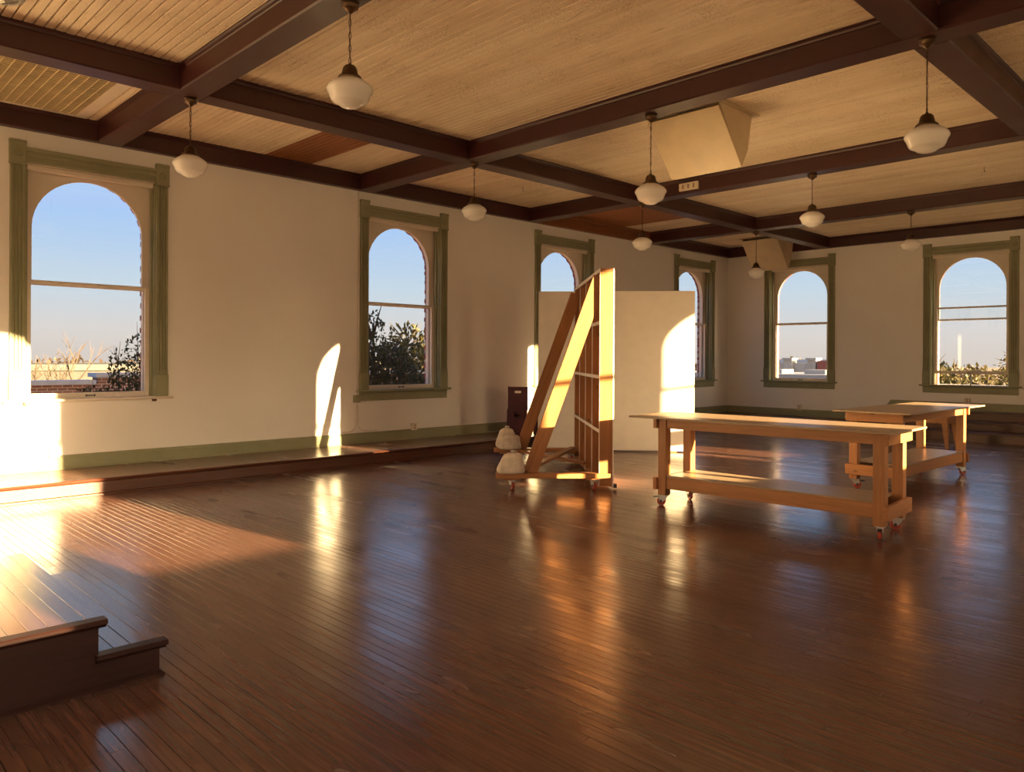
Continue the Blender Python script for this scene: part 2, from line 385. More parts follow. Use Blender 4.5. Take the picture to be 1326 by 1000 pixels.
def make_window(idx, loc, rz, label, apron=True, lift=0.0, brackets=False, detail=True):
    w = empty('window_%d' % idx, loc, rz); tag(w, label, 'window', kind='structure')
    for s in (-1, 1):
        m = MB(); m.prism([(x + s*.745, y) for x, y in casing_profile(.135, .032)], .945, 3.46, 2)
        m.build('side_casing', M['sage'], w)
        b = MB().box(s*.745-.077, s*.745+.077, -.045, 0, 3.46, 3.72).build('corner_block', M['sage'], w, bevel=.005)
        ro = MB(); ro.lathe([(.0, .012), (.012, .012), (.016, .004), (.026, .004), (.034, .012), (.042, .010), (.046, 0)], 20)
        r_ = ro.build('rosette', M['sage'], b, smooth=40); r_.matrix_local = Matrix.Translation((s*.745, -.045, 3.575)) @ Matrix.Rotation(R(90), 4, 'X')
        MB().box(s*.745-.079, s*.745+.079, -.052, 0, 3.685, 3.72).build('block_cap', M['sage'], b, bevel=.004)
        MB().box(s*.745-.079, s*.745+.079, -.050, 0, 3.46, 3.485).build('block_base', M['sage'], b, bevel=.004)
        MB().box(s*.745-.076, s*.745+.076, -.044, 0, .945, 1.20).build('plinth_block', M['sage'], w, bevel=.006)
        m = MB()
        for zz in (1.205, 1.225, 1.245): m.box(s*.745-.070, s*.745+.070, -.040, 0, zz, zz+.012)
        m.build('plinth_bead', M['sage'], w)
        # jamb lining: green inner stop, cream pulley stile
        m = MB().box(min(s*.68, s*.665), max(s*.68, s*.665), 0, .16, .945, 3.49); m.build('jamb_lining', M['sage'], w)
        m = MB().box(min(s*.667, s*.635), max(s*.667, s*.635), .05, .085, .945, 3.43); m.build('inner_stop', M['sage'], w, bevel=.004)
        m = MB().box(min(s*.68, s*.662), max(s*.68, s*.662), .16, .25, .945, 3.49); m.build('pulley_stile', M['cream'], w)
        MB().box(min(s*.662, s*.642), max(s*.662, s*.642), .135, .148, .945, 3.42).build('parting_bead', M['cream'], w)
    hp = [(3.495, 0), (3.495, -.020), (3.505, -.028), (3.525, -.030), (3.530, -.021), (3.560, -.021), (3.566, -.034), (3.59, -.036), (3.596, -.024), (3.612, -.024), (3.622, -.044), (3.655, -.048), (3.655, 0)]
    m = MB(); m.prism([(y, z) for z, y in hp], -.67, .67, 0); m.build('head_casing', M['sage'], w)
    MB().box(-.665, .665, .0, .26, 3.485, 3.50).build('head_lining', M['cream'], w)
    MB().box(-.655, .655, .006, .05, 3.425, 3.483).build('shade_rail', M['cream'], w, bevel=.008)
    MB().box(-.87, .87, -.085, .105, .915, .945).build('stool', M['cream' if brackets else 'sage'], w, bevel=.008)
    MB().box(-.68, .68, .105, .40, .925, .945).build('outer_sill', M['cream'], w)
    if apron:
        m = MB(); m.prism([(0, .915), (-.040, .915), (-.040, .905), (-.024, .895), (-.024, .79), (-.018, .783), (0, .783)], -.815, .815, 0)
        m.build('apron', M['sage'], w)
    if brackets:
        for s in (-1, 1): MB().box(s*.66-.02, s*.66+.02, -.06, 0, .885, .915).build('bracket', M['riser_wood'], w, bevel=.005)
    # upper sash: arched
    m = MB(); arch_plate(m, .662, 2.235, 3.486, GR, SPR, .150, .188)
    us = m.build('upper_sash', M['cream'], w, smooth=35)
    MB().box(-.662, .662, .150, .188, 2.20, 2.235).build('meeting_rail', M['cream'], us, bevel=.003)
    ap = arch_pts(GR+.01, SPR, 2.22, 20)
    MB().add([(x, .168, z) for x, z in ap], [tuple(range(len(ap)))]).build('pane', M['glass'], us, fix=False)
    # lower sash
    z0, z1 = .945+lift, 2.250+lift
    m = MB()
    for s in (-1, 1): m.box(min(s*.662, s*.592), max(s*.662, s*.592), .092, .130, z0, z1)
    ls = m.build('lower_sash', M['cream'], w, bevel=.003)
    MB().box(-.592, .592, .092, .130, z0, z0+.058).build('bottom_rail', M['cream'], ls, bevel=.003)
    MB().box(-.592, .592, .092, .130, z1-.034, z1).build('top_rail', M['cream'], ls, bevel=.003)
    MB().add([(-.6, .111, z0+.05), (.6, .111, z0+.05), (.6, .111, z1-.02), (-.6, .111, z1-.02)], [(0,1,2,3)]).build('pane', M['glass'], ls, fix=False)
    m = MB(); m.box(-.05, .05, .078, .092, z0+.018, z0+.030).box(-.05, -.038, .082, .092, z0+.012, z0+.036).box(.038, .05, .082, .092, z0+.012, z0+.036)
    m.build('sash_lift', M['dark_steel'], ls)
    if lift: MB().box(-.012, .012, .10, .12, .945, z0).build('prop_stick', M['white_roof'], w)
    # outer brick surround, toothed edge
    if detail:
        m = MB(); k = 0; z = .945
        while z < SPR - .01:
            for s in (-1, 1):
                ins = .606 + (.012 if k % 2 else 0) + random.uniform(-.004, .004)
                m.box(min(s*ins, s*.68), max(s*ins, s*.68), .250, .305, z+.005, min(z+.070, SPR))
            z += .075; k += 1
        na = 24
        for k in range(na):
            a0, a1 = math.pi*(k+.05)/na, math.pi*(k+.95)/na; r0 = .606 + (.010 if k % 2 else 0); r1 = .60+.13
            q = [(r0*math.cos(a0), SPR+r0*math.sin(a0)), (r1*math.cos(a0), SPR+r1*math.sin(a0)), (r1*math.cos(a1), SPR+r1*math.sin(a1)), (r0*math.cos(a1), SPR+r0*math.sin(a1))]
            q = [(max(-.679, min(.679, x)), min(z_, 3.499)) for x, z_ in q]
            m.add([(x, y, zz) for y in (.250, .305) for x, zz in q], [(0,1,2,3),(7,6,5,4),(0,4,5,1),(1,5,6,2),(2,6,7,3),(3,7,4,0)])
        bs = m.build('brick_surround', M['brick_plain'], w); bs['kind'] = 'stuff'
    m = MB(); arch_plate(m, .679, .945, 3.499, .618, SPR, .256, .298); m.build('mortar_reveal', M['concrete'], w)
    m = MB(); arch_plate(m, .675, .945, 3.495, .600, SPR, .192, .249); m.build('blind_stop', M['cream'], w, smooth=35)
    return w

def wall_mesh(name, length_axis, a0, a1, inner, outer, holes, z0, z1, mat, label, wide=None):
    """axis-aligned wall with window openings (holes: centre along the wall; wide: u0, u1, z0, z1)"""
    rects = [(c-HOLE_W, c+HOLE_W, HOLE_B, HOLE_T) for c in holes] + ([wide] if wide else [])
    us = sorted(set([a0, a1] + [q for r_ in rects for q in r_[:2]])); zs = sorted(set([z0, z1] + [q for r_ in rects for q in r_[2:]]))
    m = MB(); lo, hi = min(inner, outer), max(inner, outer)
    for i in range(len(us)-1):
        cu = (us[i]+us[i+1])/2
        for j in range(len(zs)-1):
            cz = (zs[j]+zs[j+1])/2
            if any(r_[0] < cu < r_[1] and r_[2] < cz < r_[3] for r_ in rects): continue
            if length_axis == 'x': m.box(us[i], us[i+1], lo, hi, zs[j], zs[j+1])
            else: m.box(lo, hi, us[i], us[i+1], zs[j], zs[j+1])
    o = m.build(name, mat, fix=False); tag(o, label, 'wall', kind='structure'); return o

WL = [2.665, 7.015, 10.675, 15.08]; WL0 = [-1.75, -6.1]
WF = [7.79, 4.40]; WF0 = [1.02]
WR = [3.13, 7.53, 11.37, 0.88]
FILL_GLAZING = (-9.2, -1.5, .55, 3.72)          # unseen wide glazing added behind the camera for more fill light
WB = [2.2, 6.8]
wall_mesh('wall_left', 'x', XB-WT, XF+WT, YL, YL+WT, WL+WL0, -.3, 4.4, M['plaster'], 'long pale plaster wall with four arched sash windows')
wall_mesh('wall_far', 'y', YR-WT, YL, XF, XF+WT, WF+WF0, -.3, 4.4, M['plaster'], 'pale plaster end wall with arched windows above the stepped platform')
wall_mesh('wall_right', 'x', XB-WT, XF+WT, YR, YR-WT, WR, -.3, 4.4, M['plaster'], 'pale plaster wall facing the long window wall', FILL_GLAZING)
wall_mesh('wall_back', 'y', YR, YL, XB, XB-WT, WB, -.3, 4.4, M['plaster'], 'pale plaster wall opposite the stepped platform')

make_window(1, (WL[0], YL, 0), 0, 'arched sash window with thin cream sill on small brackets, sunlit casing', apron=False, brackets=True)
make_window(2, (WL[1], YL, 0), 0, 'arched sash window full of dark tree foliage beside the wall conduit')
make_window(3, (WL[2], YL, 0), 0, 'arched sash window half hidden behind the white standing board')
make_window(4, (WL[3], YL, 0), 0, 'arched sash window nearest the room corner on the long wall')
make_window(5, (XF, WF[0], 0), R(-90), 'arched sash window on end wall partly covered by the ceiling wedge box')
make_window(6, (XF, WF[1], 0), R(-90), 'arched sash window propped open above the stepped platform', lift=.215)
make_window(7, (XF, WF0[0], 0), R(-90), 'arched sash window at the far end of the stepped platform', detail=False)
wi = 8
def more(loc, rz, label):
    global wi
    make_window(wi, loc, rz, label, detail=False); wi += 1
for c, lb in zip(WL0, ('behind the stage', 'near the back wall')): more((c, YL, 0), 0, 'arched sash window on the long wall ' + lb)
for c, lb in zip(WR, ('facing the sunlit-cased window', 'facing the brace frame', 'facing the white board', 'directly facing the stage')): more((c, YR, 0), R(180), 'arched sash window in the sunny wall ' + lb)
for c, lb in zip(WB, ('near the sunny wall', 'near the long wall')): more((XB, c, 0), R(90), 'arched sash window in the back wall ' + lb)

def fill_window():
    w = empty('window_%d' % wi, (0, YR, 0)); tag(w, 'unseen wide window of many panes added to the sunny wall for fill light', 'window', kind='structure')
    u0, u1, z0, z1 = FILL_GLAZING; n = 6; st_ = (u1-u0)/n
    for i in range(n+1): box('added_mullion', u0+i*st_-.03, u0+i*st_+.03, -.24, -.14, z0, z1, M['cream'], w)
    for zz in (z0, 2.25, z1-.05):
        for i in range(n): box('added_rail', u0+i*st_+.03, u0+(i+1)*st_-.03, -.235, -.145, zz, zz+.05, M['cream'], w)
    for i in range(n):
        for za, zb in ((z0+.05, 2.25), (2.30, z1-.05)):
            MB().add([(u0+i*st_+.03, -.19, za), (u0+(i+1)*st_-.03, -.19, za), (u0+(i+1)*st_-.03, -.19, zb), (u0+i*st_+.03, -.19, zb)], [(0,1,2,3)]).build('pane', M['glass'], w, fix=False)
    box('stool', u0-.1, u1+.1, -.14, .06, z0-.03, z0, M['sage'], w)
fill_window()
# sky portals in the openings (guide sampling only)
def portal(loc, rot, sx=1.16, sy=2.45):
    d = bpy.data.lights.new('portal', 'AREA'); d.shape = 'RECTANGLE'; d.size = sx; d.size_y = sy; d.cycles.is_portal = True
    o = bpy.data.objects.new('window_portal', d); col.objects.link(o); o.location = loc; o.rotation_euler = rot
for c in WL+WL0: portal((c, YL+.24, 2.22), (R(-90), 0, 0))
for c in WR: portal((c, YR-.24, 2.22), (R(90), 0, 0))
portal(((FILL_GLAZING[0]+FILL_GLAZING[1])/2, YR-.24, (FILL_GLAZING[2]+FILL_GLAZING[3])/2), (R(90), 0, 0), FILL_GLAZING[1]-FILL_GLAZING[0], FILL_GLAZING[3]-FILL_GLAZING[2])
for c in WF+WF0: portal((XF+.24, c, 2.22), (R(90), 0, R(90)))
for c in WB: portal((XB-.24, c, 2.22), (R(90), 0, R(-90)))

# ------------------------------------------------------------------ floor
fl = box('floor', XB-WT, XF+WT, YR-WT, YL+WT, -.30, -.019, M['joint_dark'])
tag(fl, 'dark varnished narrow strip oak floor', 'floor', kind='structure')
FW = .058
def in_view_score(x, y, z=0.0):
    dx, dy, dz = x, y, z-CAM_H
    f = dx*math.cos(YAW)+dy*math.sin(YAW); r = dx*math.sin(YAW)-dy*math.cos(YAW)
    if f < .5: return None
    u = 663+992*r/f; v = 466.4-992*dz/f
    if -60 < u < 1386 and -60 < v < 1060: return f
    return None
planks = []
nrow = int((XF-XB)/FW)
for i in range(nrow):
    x0 = XB + i*FW; y = YR - random.uniform(0, 1.5)
    while y < YL:
        L = random.uniform(.7, 2.6); y1 = min(y+L, YL)
        if y1 > YR + .05: planks.append((x0, max(y, YR), y1))
        y = y1
def plank_add(m, x0, y0, y1, w=FW, zt=0.0, th=.019, tilt=.0003, gap=.0008):
    a, b = random.uniform(-tilt, tilt), random.uniform(-tilt, tilt); lift = random.uniform(-.0003, .0003)
    xa, xb, ya, yb = x0+gap, x0+w-gap, y0+gap*.6, y1-gap*.6; zb = zt-th
    c = .0012
    V = [(xa,ya,zb),(xb,ya,zb),(xb,yb,zb),(xa,yb,zb)]
    V += [(xa,ya,zt+lift+a-c),(xb,ya,zt+lift-a-c),(xb,yb,zt+lift-a-c),(xa,yb,zt+lift+a-c)]
    V += [(xa+c,ya+c,zt+lift+a),(xb-c,ya+c,zt+lift-a),(xb-c,yb-c,zt+lift-a),(xa+c,yb-c,zt+lift+a)]
    m.add(V, [(0,1,5,4),(1,2,6,5),(2,3,7,6),(3,0,4,7),(4,5,9,8),(5,6,10,9),(6,7,11,10),(7,4,8,11),(8,9,10,11)], random.random())
def score_plank(p):
    best = None
    for q in (0, .5, 1):
        s = in_view_score(p[0]+FW/2, p[1]+(p[2]-p[1])*q)
        if s is not None and (best is None or s < best): best = s
    return best
sc = [(score_plank(p), k) for k, p in enumerate(planks)]
near = set(k for s, k in sorted([q for q in sc if q[0] is not None])[:295])
rest = MB()
for k, p in enumerate(planks):
    if k in near:
        m = MB(); plank_add(m, *p); m.build('floorboard', M['floor_wood'], fl, rnd=True, fix=False)
    else: plank_add(rest, *p)
o = rest.build('floorboards_beyond', M['floor_wood'], fl, rnd=True, fix=False); o['kind'] = 'stuff'

# ------------------------------------------------------------------ ceiling
ce = box('ceiling', XB-WT, XF+WT, YR-WT, YL+WT, ZC+.022, 4.42, M['soffit_dark'])
tag(ce, 'peeling cream beadboard ceiling between dark beams', 'ceiling', kind='structure')
BX = [-7.6, -4.12, -0.65, 2.82, 6.28, 9.77, 13.35]; BY = [7.20, 1.98]; BW = .13
CW = .075; cboards = []
for (ya, yb) in ((YR, 1.98), (1.98, 7.20), (7.20, YL)):
    for i in range(int((XF-XB)/CW)): cboards.append((XB+i*CW, ya, yb))
def is_bare(x, ya):
    if ya < 7: return 13.5 < x < 13.9 and False
    return 4.62 < x < 5.30 or 10.0 < x < 12.3
csc = []
for k, p in enumerate(cboards):
    s = [in_view_score(p[0], p[1]+(p[2]-p[1])*q, ZC) for q in (.1, .35, .65, .9)]
    s = [q for q in s if q is not None]
    if s and p[0] > 0: csc.append((min(s), k))
cnear = set(k for s, k in sorted(csc)[:295])
def cboard_add(m, x0, ya, yb):
    g = .0048; xa, xb = x0+g, x0+CW-g; z0 = ZC + random.uniform(-.0012, .0012); rr = random.random()*.9 + (1.0 if is_bare(x0, ya) else 0.0); c = .004
    V = [(xa,ya,ZC+.022),(xb,ya,ZC+.022),(xb,yb,ZC+.022),(xa,yb,ZC+.022),(xa,ya,z0+c),(xb,ya,z0+c),(xb,yb,z0+c),(xa,yb,z0+c),(xa+c,ya,z0),(xb-c,ya,z0),(xb-c,yb,z0),(xa+c,yb,z0)]
    m.add(V, [(0,4,5,1),(1,5,6,2),(2,6,7,3),(3,7,4,0),(5,9,10,6),(7,11,8,4),(8,11,10,9)], rr)
rest = MB()
for k, p in enumerate(cboards):
    if k in cnear:
        m = MB(); cboard_add(m, *p); m.build('ceiling_board', M['ceiling_paint'], ce, rnd=True, fix=False)
    else: cboard_add(rest, *p)
o = rest.build('ceiling_boards_beyond', M['ceiling_paint'], ce, rnd=True, fix=False); o['kind'] = 'stuff'

BP = [(-BW, ZB+.012), (-BW+.012, ZB), (BW-.012, ZB), (BW, ZB+.012), (BW, ZC-.045), (BW+.010, ZC-.040), (BW+.018, ZC-.022), (BW+.030, ZC-.012), (BW+.030, ZC+.004),
      (-BW-.030, ZC+.004), (-BW-.030, ZC-.012), (-BW-.018, ZC-.022), (-BW-.010, ZC-.040), (-BW, ZC-.045)]
HP = [(0, ZB), (.09, ZB), (.10, ZB+.010), (.10, ZC-.045), (.11, ZC-.04), (.128, ZC-.012), (.128, ZC+.004), (0, ZC+.004)]
trim_n = 0
def trim(m, label, mat='maroon'):
    global trim_n; trim_n += 1
    o = m.build('trim_%d' % trim_n, M[mat]); tag(o, label, 'beam', kind='structure'); return o
ordn = ['by the back wall', 'in the back of the room', 'behind the stage', 'over the stage', 'beside the large ceiling wedge box', 'carrying the small junction plate', 'near the end wall']
for i, x in enumerate(BX): trim(MB().prism([(x+a, z) for a, z in BP], YR, YL, 1), 'dark maroon ceiling beam crossing the room ' + ordn[i])
edges = [XB] + BX + [XF]
BAYS = ['at the back wall', 'second from the back wall', 'behind the stage', 'over the stage', 'past the stage', 'above the brace frame', 'above the white board', 'at the end wall']
for y, w in ((BY[0], 'nearest the long window wall'), (BY[1], 'nearest the sunny wall')):
    for i in range(len(edges)-1):
        a = edges[i] + (BW if i else 0); b = edges[i+1] - (BW if i < len(edges)-2 else 0)
        trim(MB().prism([(y+q, z) for q, z in BP], a, b, 0), 'dark maroon cross beam %s, bay %s' % (w, BAYS[i]))
for i in range(len(edges)-1):
    a = edges[i] + (BW if i else 0); b = edges[i+1] - (BW if i < len(edges)-2 else 0)
    bare_ = (i == 6)
    trim(MB().prism([(YL-q, z) for q, z in HP], a, b, 0), 'unpainted orange wood beam along the long wall top' if bare_ else 'dark maroon wall beam above the long window wall, bay %s' % BAYS[i], 'bare_beam' if bare_ else 'maroon')
    trim(MB().prism([(YR+q, z) for q, z in HP], a, b, 0), 'dark maroon wall beam above the sunny wall, bay %s' % BAYS[i])
trim(MB().prism([(XF-q, z) for q, z in HP], YR, YL, 1), 'dark maroon wall beam above the end wall')
trim(MB().prism([(XB+q, z) for q, z in HP], YR, YL, 1), 'dark maroon wall beam above the back wall')

# ------------------------------------------------------------------ platforms along the walls
PF = 8.575                                    # front of the low platform
XP = 15.00                                    # front of the end-wall steps
lp = empty('floor_platform', (0, 0, 0)); tag(lp, 'low wooden platform running along the foot of the long window wall', 'platform', kind='structure')
m = MB(); x = XB
while x < XF-.01:
    plank_add(m, x, PF-.012, YL, FW, Z_PL, .022); x += FW
o = m.build('tread_boards', M['floor_wood'], lp, rnd=True, fix=False); o['kind'] = 'stuff'
timber('riser', (XB, PF+.012, .07), (XF, PF+.012, .07), .024, .145, M['riser_wood'], lp, bevel=0)
m = MB(); m.prism([(PF-.028, Z_PL-.002), (PF-.034, Z_PL-.012), (PF-.030, Z_PL-.024), (PF-.010, Z_PL-.030), (PF, Z_PL-.040), (PF+.002, Z_PL), (PF-.01, Z_PL+.001)], XB, XF, 0); m.build('nosing', M['riser_wood'], lp)
m = MB(); m.prism([(PF, 0), (PF-.016, 0), (PF-.016, .010), (PF-.006, .018), (PF, .018)], XB, XF, 0); m.build('shoe_mould', M['riser_wood'], lp)
box('platform_core', XB, XF, PF+.024, YL, 0, Z_PL-.022, M['joint_dark'], lp)

ep = empty('stepped_platform', (0, 0, 0)); tag(ep, 'dark wooden platform rising in steps along the end wall', 'platform', kind='structure')
def tier(name, xf, xb, y0, y1, z0, z1):
    th = .03
    timber('riser', (xf+.012, y0, (z0+z1-th)/2), (xf+.012, y1, (z0+z1-th)/2), .024, z1-z0-th, M['riser_wood'], ep, bevel=0)
    m = MB(); y = y0
    m.box(xf-.03, xb, y0, y1, z1-th, z1); m.build('tread', M['riser_wood'], ep, bevel=.006)
    timber('shoe_mould', (xf-.006, y0, z0+.009), (xf-.006, y1, z0+.009), .016, .018, M['riser_wood'], ep, bevel=.003)
YT = 6.02
tier('t', XP+.55, XF, YT, PF-.04, 0, Z_PL)
tier('t', XP, XF, YR, YT, 0, .166)
tier('t', XP+.50, XF, YR, YT, .166, .312)
tier('t', XP+.97, XF, YR, YT, .312, .458)
box('end_panel', XP+.024, XF, YT-.024, YT-.001, .0, .43, M['riser_wood'], ep)

def baseboard(name, m, label): tag(m.build(name, M['sage']), label, 'baseboard', kind='structure')
BBP = [(0, 0), (.022, 0), (.022, .125), (.014, .135), (.012, .148), (.004, .153), (0, .153)]
m = MB(); m.prism([(YL-a, Z_PL+z) for a, z in BBP], XB, XF, 0); m.prism([(YL-.022, Z_PL), (YL-.036, Z_PL), (YL-.034, Z_PL+.012), (YL-.022, Z_PL+.016)], XB, XF, 0)
baseboard('baseboard_left', m, 'sage green baseboard on the low platform below the long window wall')
m = MB(); m.prism([(XF-a, Z_PL+z) for a, z in BBP], YT, YL-.03, 1); m.prism([(XF-a, .458+z) for a, z in BBP], YR, YT-.2, 1)
m.add([(XF-.022, YT, Z_PL), (XF-.022, YT, Z_PL+.153), (XF-.022, YT-.2, .458+.153), (XF-.022, YT-.2, .458), (XF, YT, Z_PL), (XF, YT, Z_PL+.153), (XF, YT-.2, .458+.153), (XF, YT-.2, .458)], [(0,1,2,3),(7,6,5,4),(1,5,6,2),(0,3,7,4)])
baseboard('baseboard_far', m, 'sage green baseboard stepping up along the end wall')
m = MB(); m.prism([(YR+a, z) for a, z in BBP], XB, XP, 0); baseboard('baseboard_right', m, 'sage green baseboard along the sunny wall')
m = MB(); m.prism([(XB+a, z) for a, z in BBP], YR, PF-.05, 1); baseboard('baseboard_back', m, 'sage green baseboard along the back wall')

# ------------------------------------------------------------------ stage with side step
st = empty('stage', (0, 0, 0)); tag(st, 'low wooden stage with one side step and dark sides', 'stage')
SY0, SY1, SX0, SXU, SXL = 3.545, 5.02, -2.6, 1.015, 1.265
SZ1, SZ2 = .155, .305
x = SXU + .028 - .07
while x > SX0:
    m = MB(); plank_add(m, x, SY0+.03, SY1, .07, SZ2, .02, .0005)
    m.build('stage_board', M['stage_wood'], st, rnd=True, fix=False); x -= .07
x = SXL + .028 - .07
while x > SXU-.06:
    m = MB(); plank_add(m, x, SY0+.03, SY1, .07, SZ1, .02, .0005)
    m.build('step_board', M['stage_wood'], st, rnd=True, fix=False); x -= .07
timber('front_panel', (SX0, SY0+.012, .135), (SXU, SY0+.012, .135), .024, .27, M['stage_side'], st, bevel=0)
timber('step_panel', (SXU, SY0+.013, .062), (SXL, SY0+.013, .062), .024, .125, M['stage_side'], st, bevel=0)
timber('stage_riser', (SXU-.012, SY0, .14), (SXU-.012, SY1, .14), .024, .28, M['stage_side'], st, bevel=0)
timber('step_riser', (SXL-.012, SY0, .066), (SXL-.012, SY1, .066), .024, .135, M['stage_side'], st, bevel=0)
box('stage_core', SX0, SXU-.03, SY0+.03, SY1-.005, 0, SZ2-.021, M['joint_dark'], st)
box('step_core', SXU-.03, SXL-.026, SY0+.03, SY1-.005, 0, SZ1-.021, M['joint_dark'], st)
def nosing(name, x0, x1, zt, mx):
    m = MB(); a = SY0
    m.prism([(a+.032, zt), (a-.026, zt), (a-.032, zt-.006), (a-.032, zt-.018), (a-.026, zt-.023), (a-.012, zt-.024), (a-.008, zt-.030), (a-.002, zt-.040), (a+.012, zt-.040), (a+.032, zt-.024)], x0, x1+.028, 0)
    m.build(name, M[mx], st)
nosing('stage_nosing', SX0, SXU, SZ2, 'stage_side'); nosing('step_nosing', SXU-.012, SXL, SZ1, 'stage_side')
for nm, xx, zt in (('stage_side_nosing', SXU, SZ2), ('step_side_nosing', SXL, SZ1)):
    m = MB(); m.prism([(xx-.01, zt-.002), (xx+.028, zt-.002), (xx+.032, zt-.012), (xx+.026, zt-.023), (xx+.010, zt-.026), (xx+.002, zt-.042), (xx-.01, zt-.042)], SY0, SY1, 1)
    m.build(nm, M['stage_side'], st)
m = MB(); m.prism([(SY0, 0), (SY0-.018, 0), (SY0-.018, .008), (SY0-.006, .020), (SY0, .020)], SX0, SXL, 0)
m.prism([(SXL, 0), (SXL+.018, 0), (SXL+.018, .008), (SXL+.006, .020), (SXL, .020)], SY0-.018, SY1, 1)
m.build('base_mould', M['stage_side'], st)

# ------------------------------------------------------------------ pendant lamps
SHADE = [(.070, .205), (.078, .196), (.100, .186), (.130, .166), (.150, .145), (.157, .128), (.154, .116), (.143, .100), (.128, .060), (.118, .045), (.104, .038), (.080, .026), (.062, .012), (.040, .004), (.018, .0005), (.0005, 0)]
def make_pendant(x, y, zb, label):
    e = empty('pendant_lamp', (x, y, ZB)); tag(e, label, 'lamp', 'schoolhouse pendant lamps')
    b = zb - ZB
    MB().lathe([(.0005, 0), (.062, 0), (.064, -.008), (.052, -.014), (.050, -.024), (.058, -.028), (.054, -.040), (.032, -.052), (.018, -.066), (.008, -.074), (.0005, -.076)], 24).build('canopy', M['bronze'], e, smooth=40)
    top, bot = -.07, b + .300
    n = max(3, int((top-bot)/.042)); pitch = (top-bot)/n; m = MB()
    for k in range(n):
        c = top - (k+.5)*pitch; h = pitch*.62; w = .0095; pts = []
        for q in range(13):
            a = 2*math.pi*q/12; u = w*math.cos(a); v = h*math.sin(a)
            pts.append((u, 0, c+v) if k % 2 else (u*.7, u*.7, c+v))
        m.tube(pts, .0024, 5, cap=False)
    m.tube([(.004, 0, top), (-.004, .003, (top+bot)/2), (.002, 0, bot)], .0022, 5)
    m.build('chain', M['bronze'], e, smooth=60)
    MB().lathe([(.0005, .308), (.010, .306), (.014, .296), (.034, .290), (.046, .276), (.052, .250), (.058, .228), (.076, .216), (.082, .205), (.080, .196), (.070, .198)], 28, (0, 0, b)).build('fitter_cap', M['bronze'], e, smooth=40)
    MB().lathe(SHADE, 36, (0, 0, b)).build('glass_shade', M['opal'], e, smooth=50)
    return e
for x, y, zb, lb in [(2.855, 4.53, 3.12, 'cream glass schoolhouse pendant lamp over the floor beside the stage'),
        (2.855, 7.27, 3.10, 'cream glass schoolhouse pendant lamp on a beam crossing by the sunlit-cased window'),
        (6.30, 7.15, 3.12, 'cream glass schoolhouse pendant lamp on a beam crossing by the foliage window'),
        (6.285, 4.49, 2.95, 'cream glass schoolhouse pendant lamp hanging low beside the large ceiling wedge box'),
        (6.26, 1.96, 2.98, 'cream glass schoolhouse pendant lamp hanging low at a beam crossing near the sunny wall'),
        (9.79, 4.44, 3.15, 'cream glass schoolhouse pendant lamp above the farther workbench'),
        (9.75, 7.12, 3.10, 'cream glass schoolhouse pendant lamp above the white standing board'),
        (13.43, 7.17, 2.95, 'cream glass schoolhouse pendant lamp in front of the small ceiling wedge box'),
        (13.33, 4.40, 3.18, 'cream glass schoolhouse pendant lamp before the propped open window')]:
    make_pendant(x, y, zb, lb)

# ------------------------------------------------------------------ ceiling fittings
def wedge_box(x0, y0, y1, s, label):
    e = empty('ceiling_wedge_box', (x0, (y0+y1)/2, ZC-.002)); tag(e, label, 'ceiling box')
    a, b = -(y1-y0)/2, (y1-y0)/2
    P = [(0, -.055), (.47*s, -.60*s), (.60*s, -.40*s), (.68*s, -.02), (.66*s, 0), (.10, 0), (.10, -.03)]
    for yy, nm in ((a, 'end_panel'), (b, 'end_panel')):
        q = [(.02, -.02), (.47*s, -.585*s), (.60*s, -.39*s), (.68*s, -.004)]
        MB().prism(q, yy-.008, yy+.008, 1).build(nm, M['duct_cream'], e)
    def slab(nm, p, q, th=.016):
        d = Vector((q[0]-p[0], q[1]-p[1])).normalized(); n_ = Vector((-d.y, d.x))*th
        MB().prism([p, q, (q[0]+n_.x, q[1]+n_.y), (p[0]+n_.x, p[1]+n_.y)], a-.012, b+.012, 1).build(nm, M['duct_cream'], e, bevel=.002)
    slab('front_panel', (.0, -.06), (.475*s, -.605*s)); slab('lower_panel', (.475*s, -.60*s), (.605*s, -.40*s)); slab('rear_panel', (.605*s, -.40*s), (.685*s, -.01))
    MB().box(-.02, .70*s+.07, a-.06, a-.0, -.016, 0).box(.68*s, .70*s+.07, a, b, -.016, 0).box(-.02, .68*s, b, b+.06, -.016, 0).build('flange', M['duct_cream'], e)
    for yy in (a+.02, 0, b-.02):
        MB().lathe([(.0005, .012), (.006, .010), (.008, 0)], 8, (.475*s, yy, -.612*s)).build('bolt', M['dark_steel'], e)
    return e
wedge_box(6.92, 4.13, 4.98, 1.0, 'large cream wedge-shaped box fixed under ceiling beside the low lamp')
wedge_box(15.32, 7.72, 8.52, 1.12, 'cream wedge-shaped box hanging in front of the end wall window corner')

g = empty('ceiling_grille', (2.56, 8.38, ZC)); tag(g, 'metal egg-crate ceiling grille with pale frame', 'grille')
gx0, gx1, gy0, gy1 = -1.75, -.15, -.92, .92
box('backing', gx0, gx1, gy0, gy1, -.006, -.001, M['grille_dark'], g)
for a in [(gx0-.02, gx1+.13, gy0-.10, gy0), (gx0-.02, gx1+.13, gy1, gy1+.06), (gx1, gx1+.13, gy0, gy1), (gx0-.13, gx0, gy0-.10, gy1+.06)]:
    box('frame_board', *a, -.022, -.001, M['cream'], g, .003)
k = 0; x = gx1 - .07
while x > gx0:
    box('long_slat', x-.004, x+.004, gy0, gy1, -.030, -.007, M['grid_metal'], g); x -= .085
y = gy0 + .03
while y < gy1:
    box('cross_slat', gx0, gx1, y-.006, y+.006, -.029, -.007, M['grid_metal'], g); y += .052

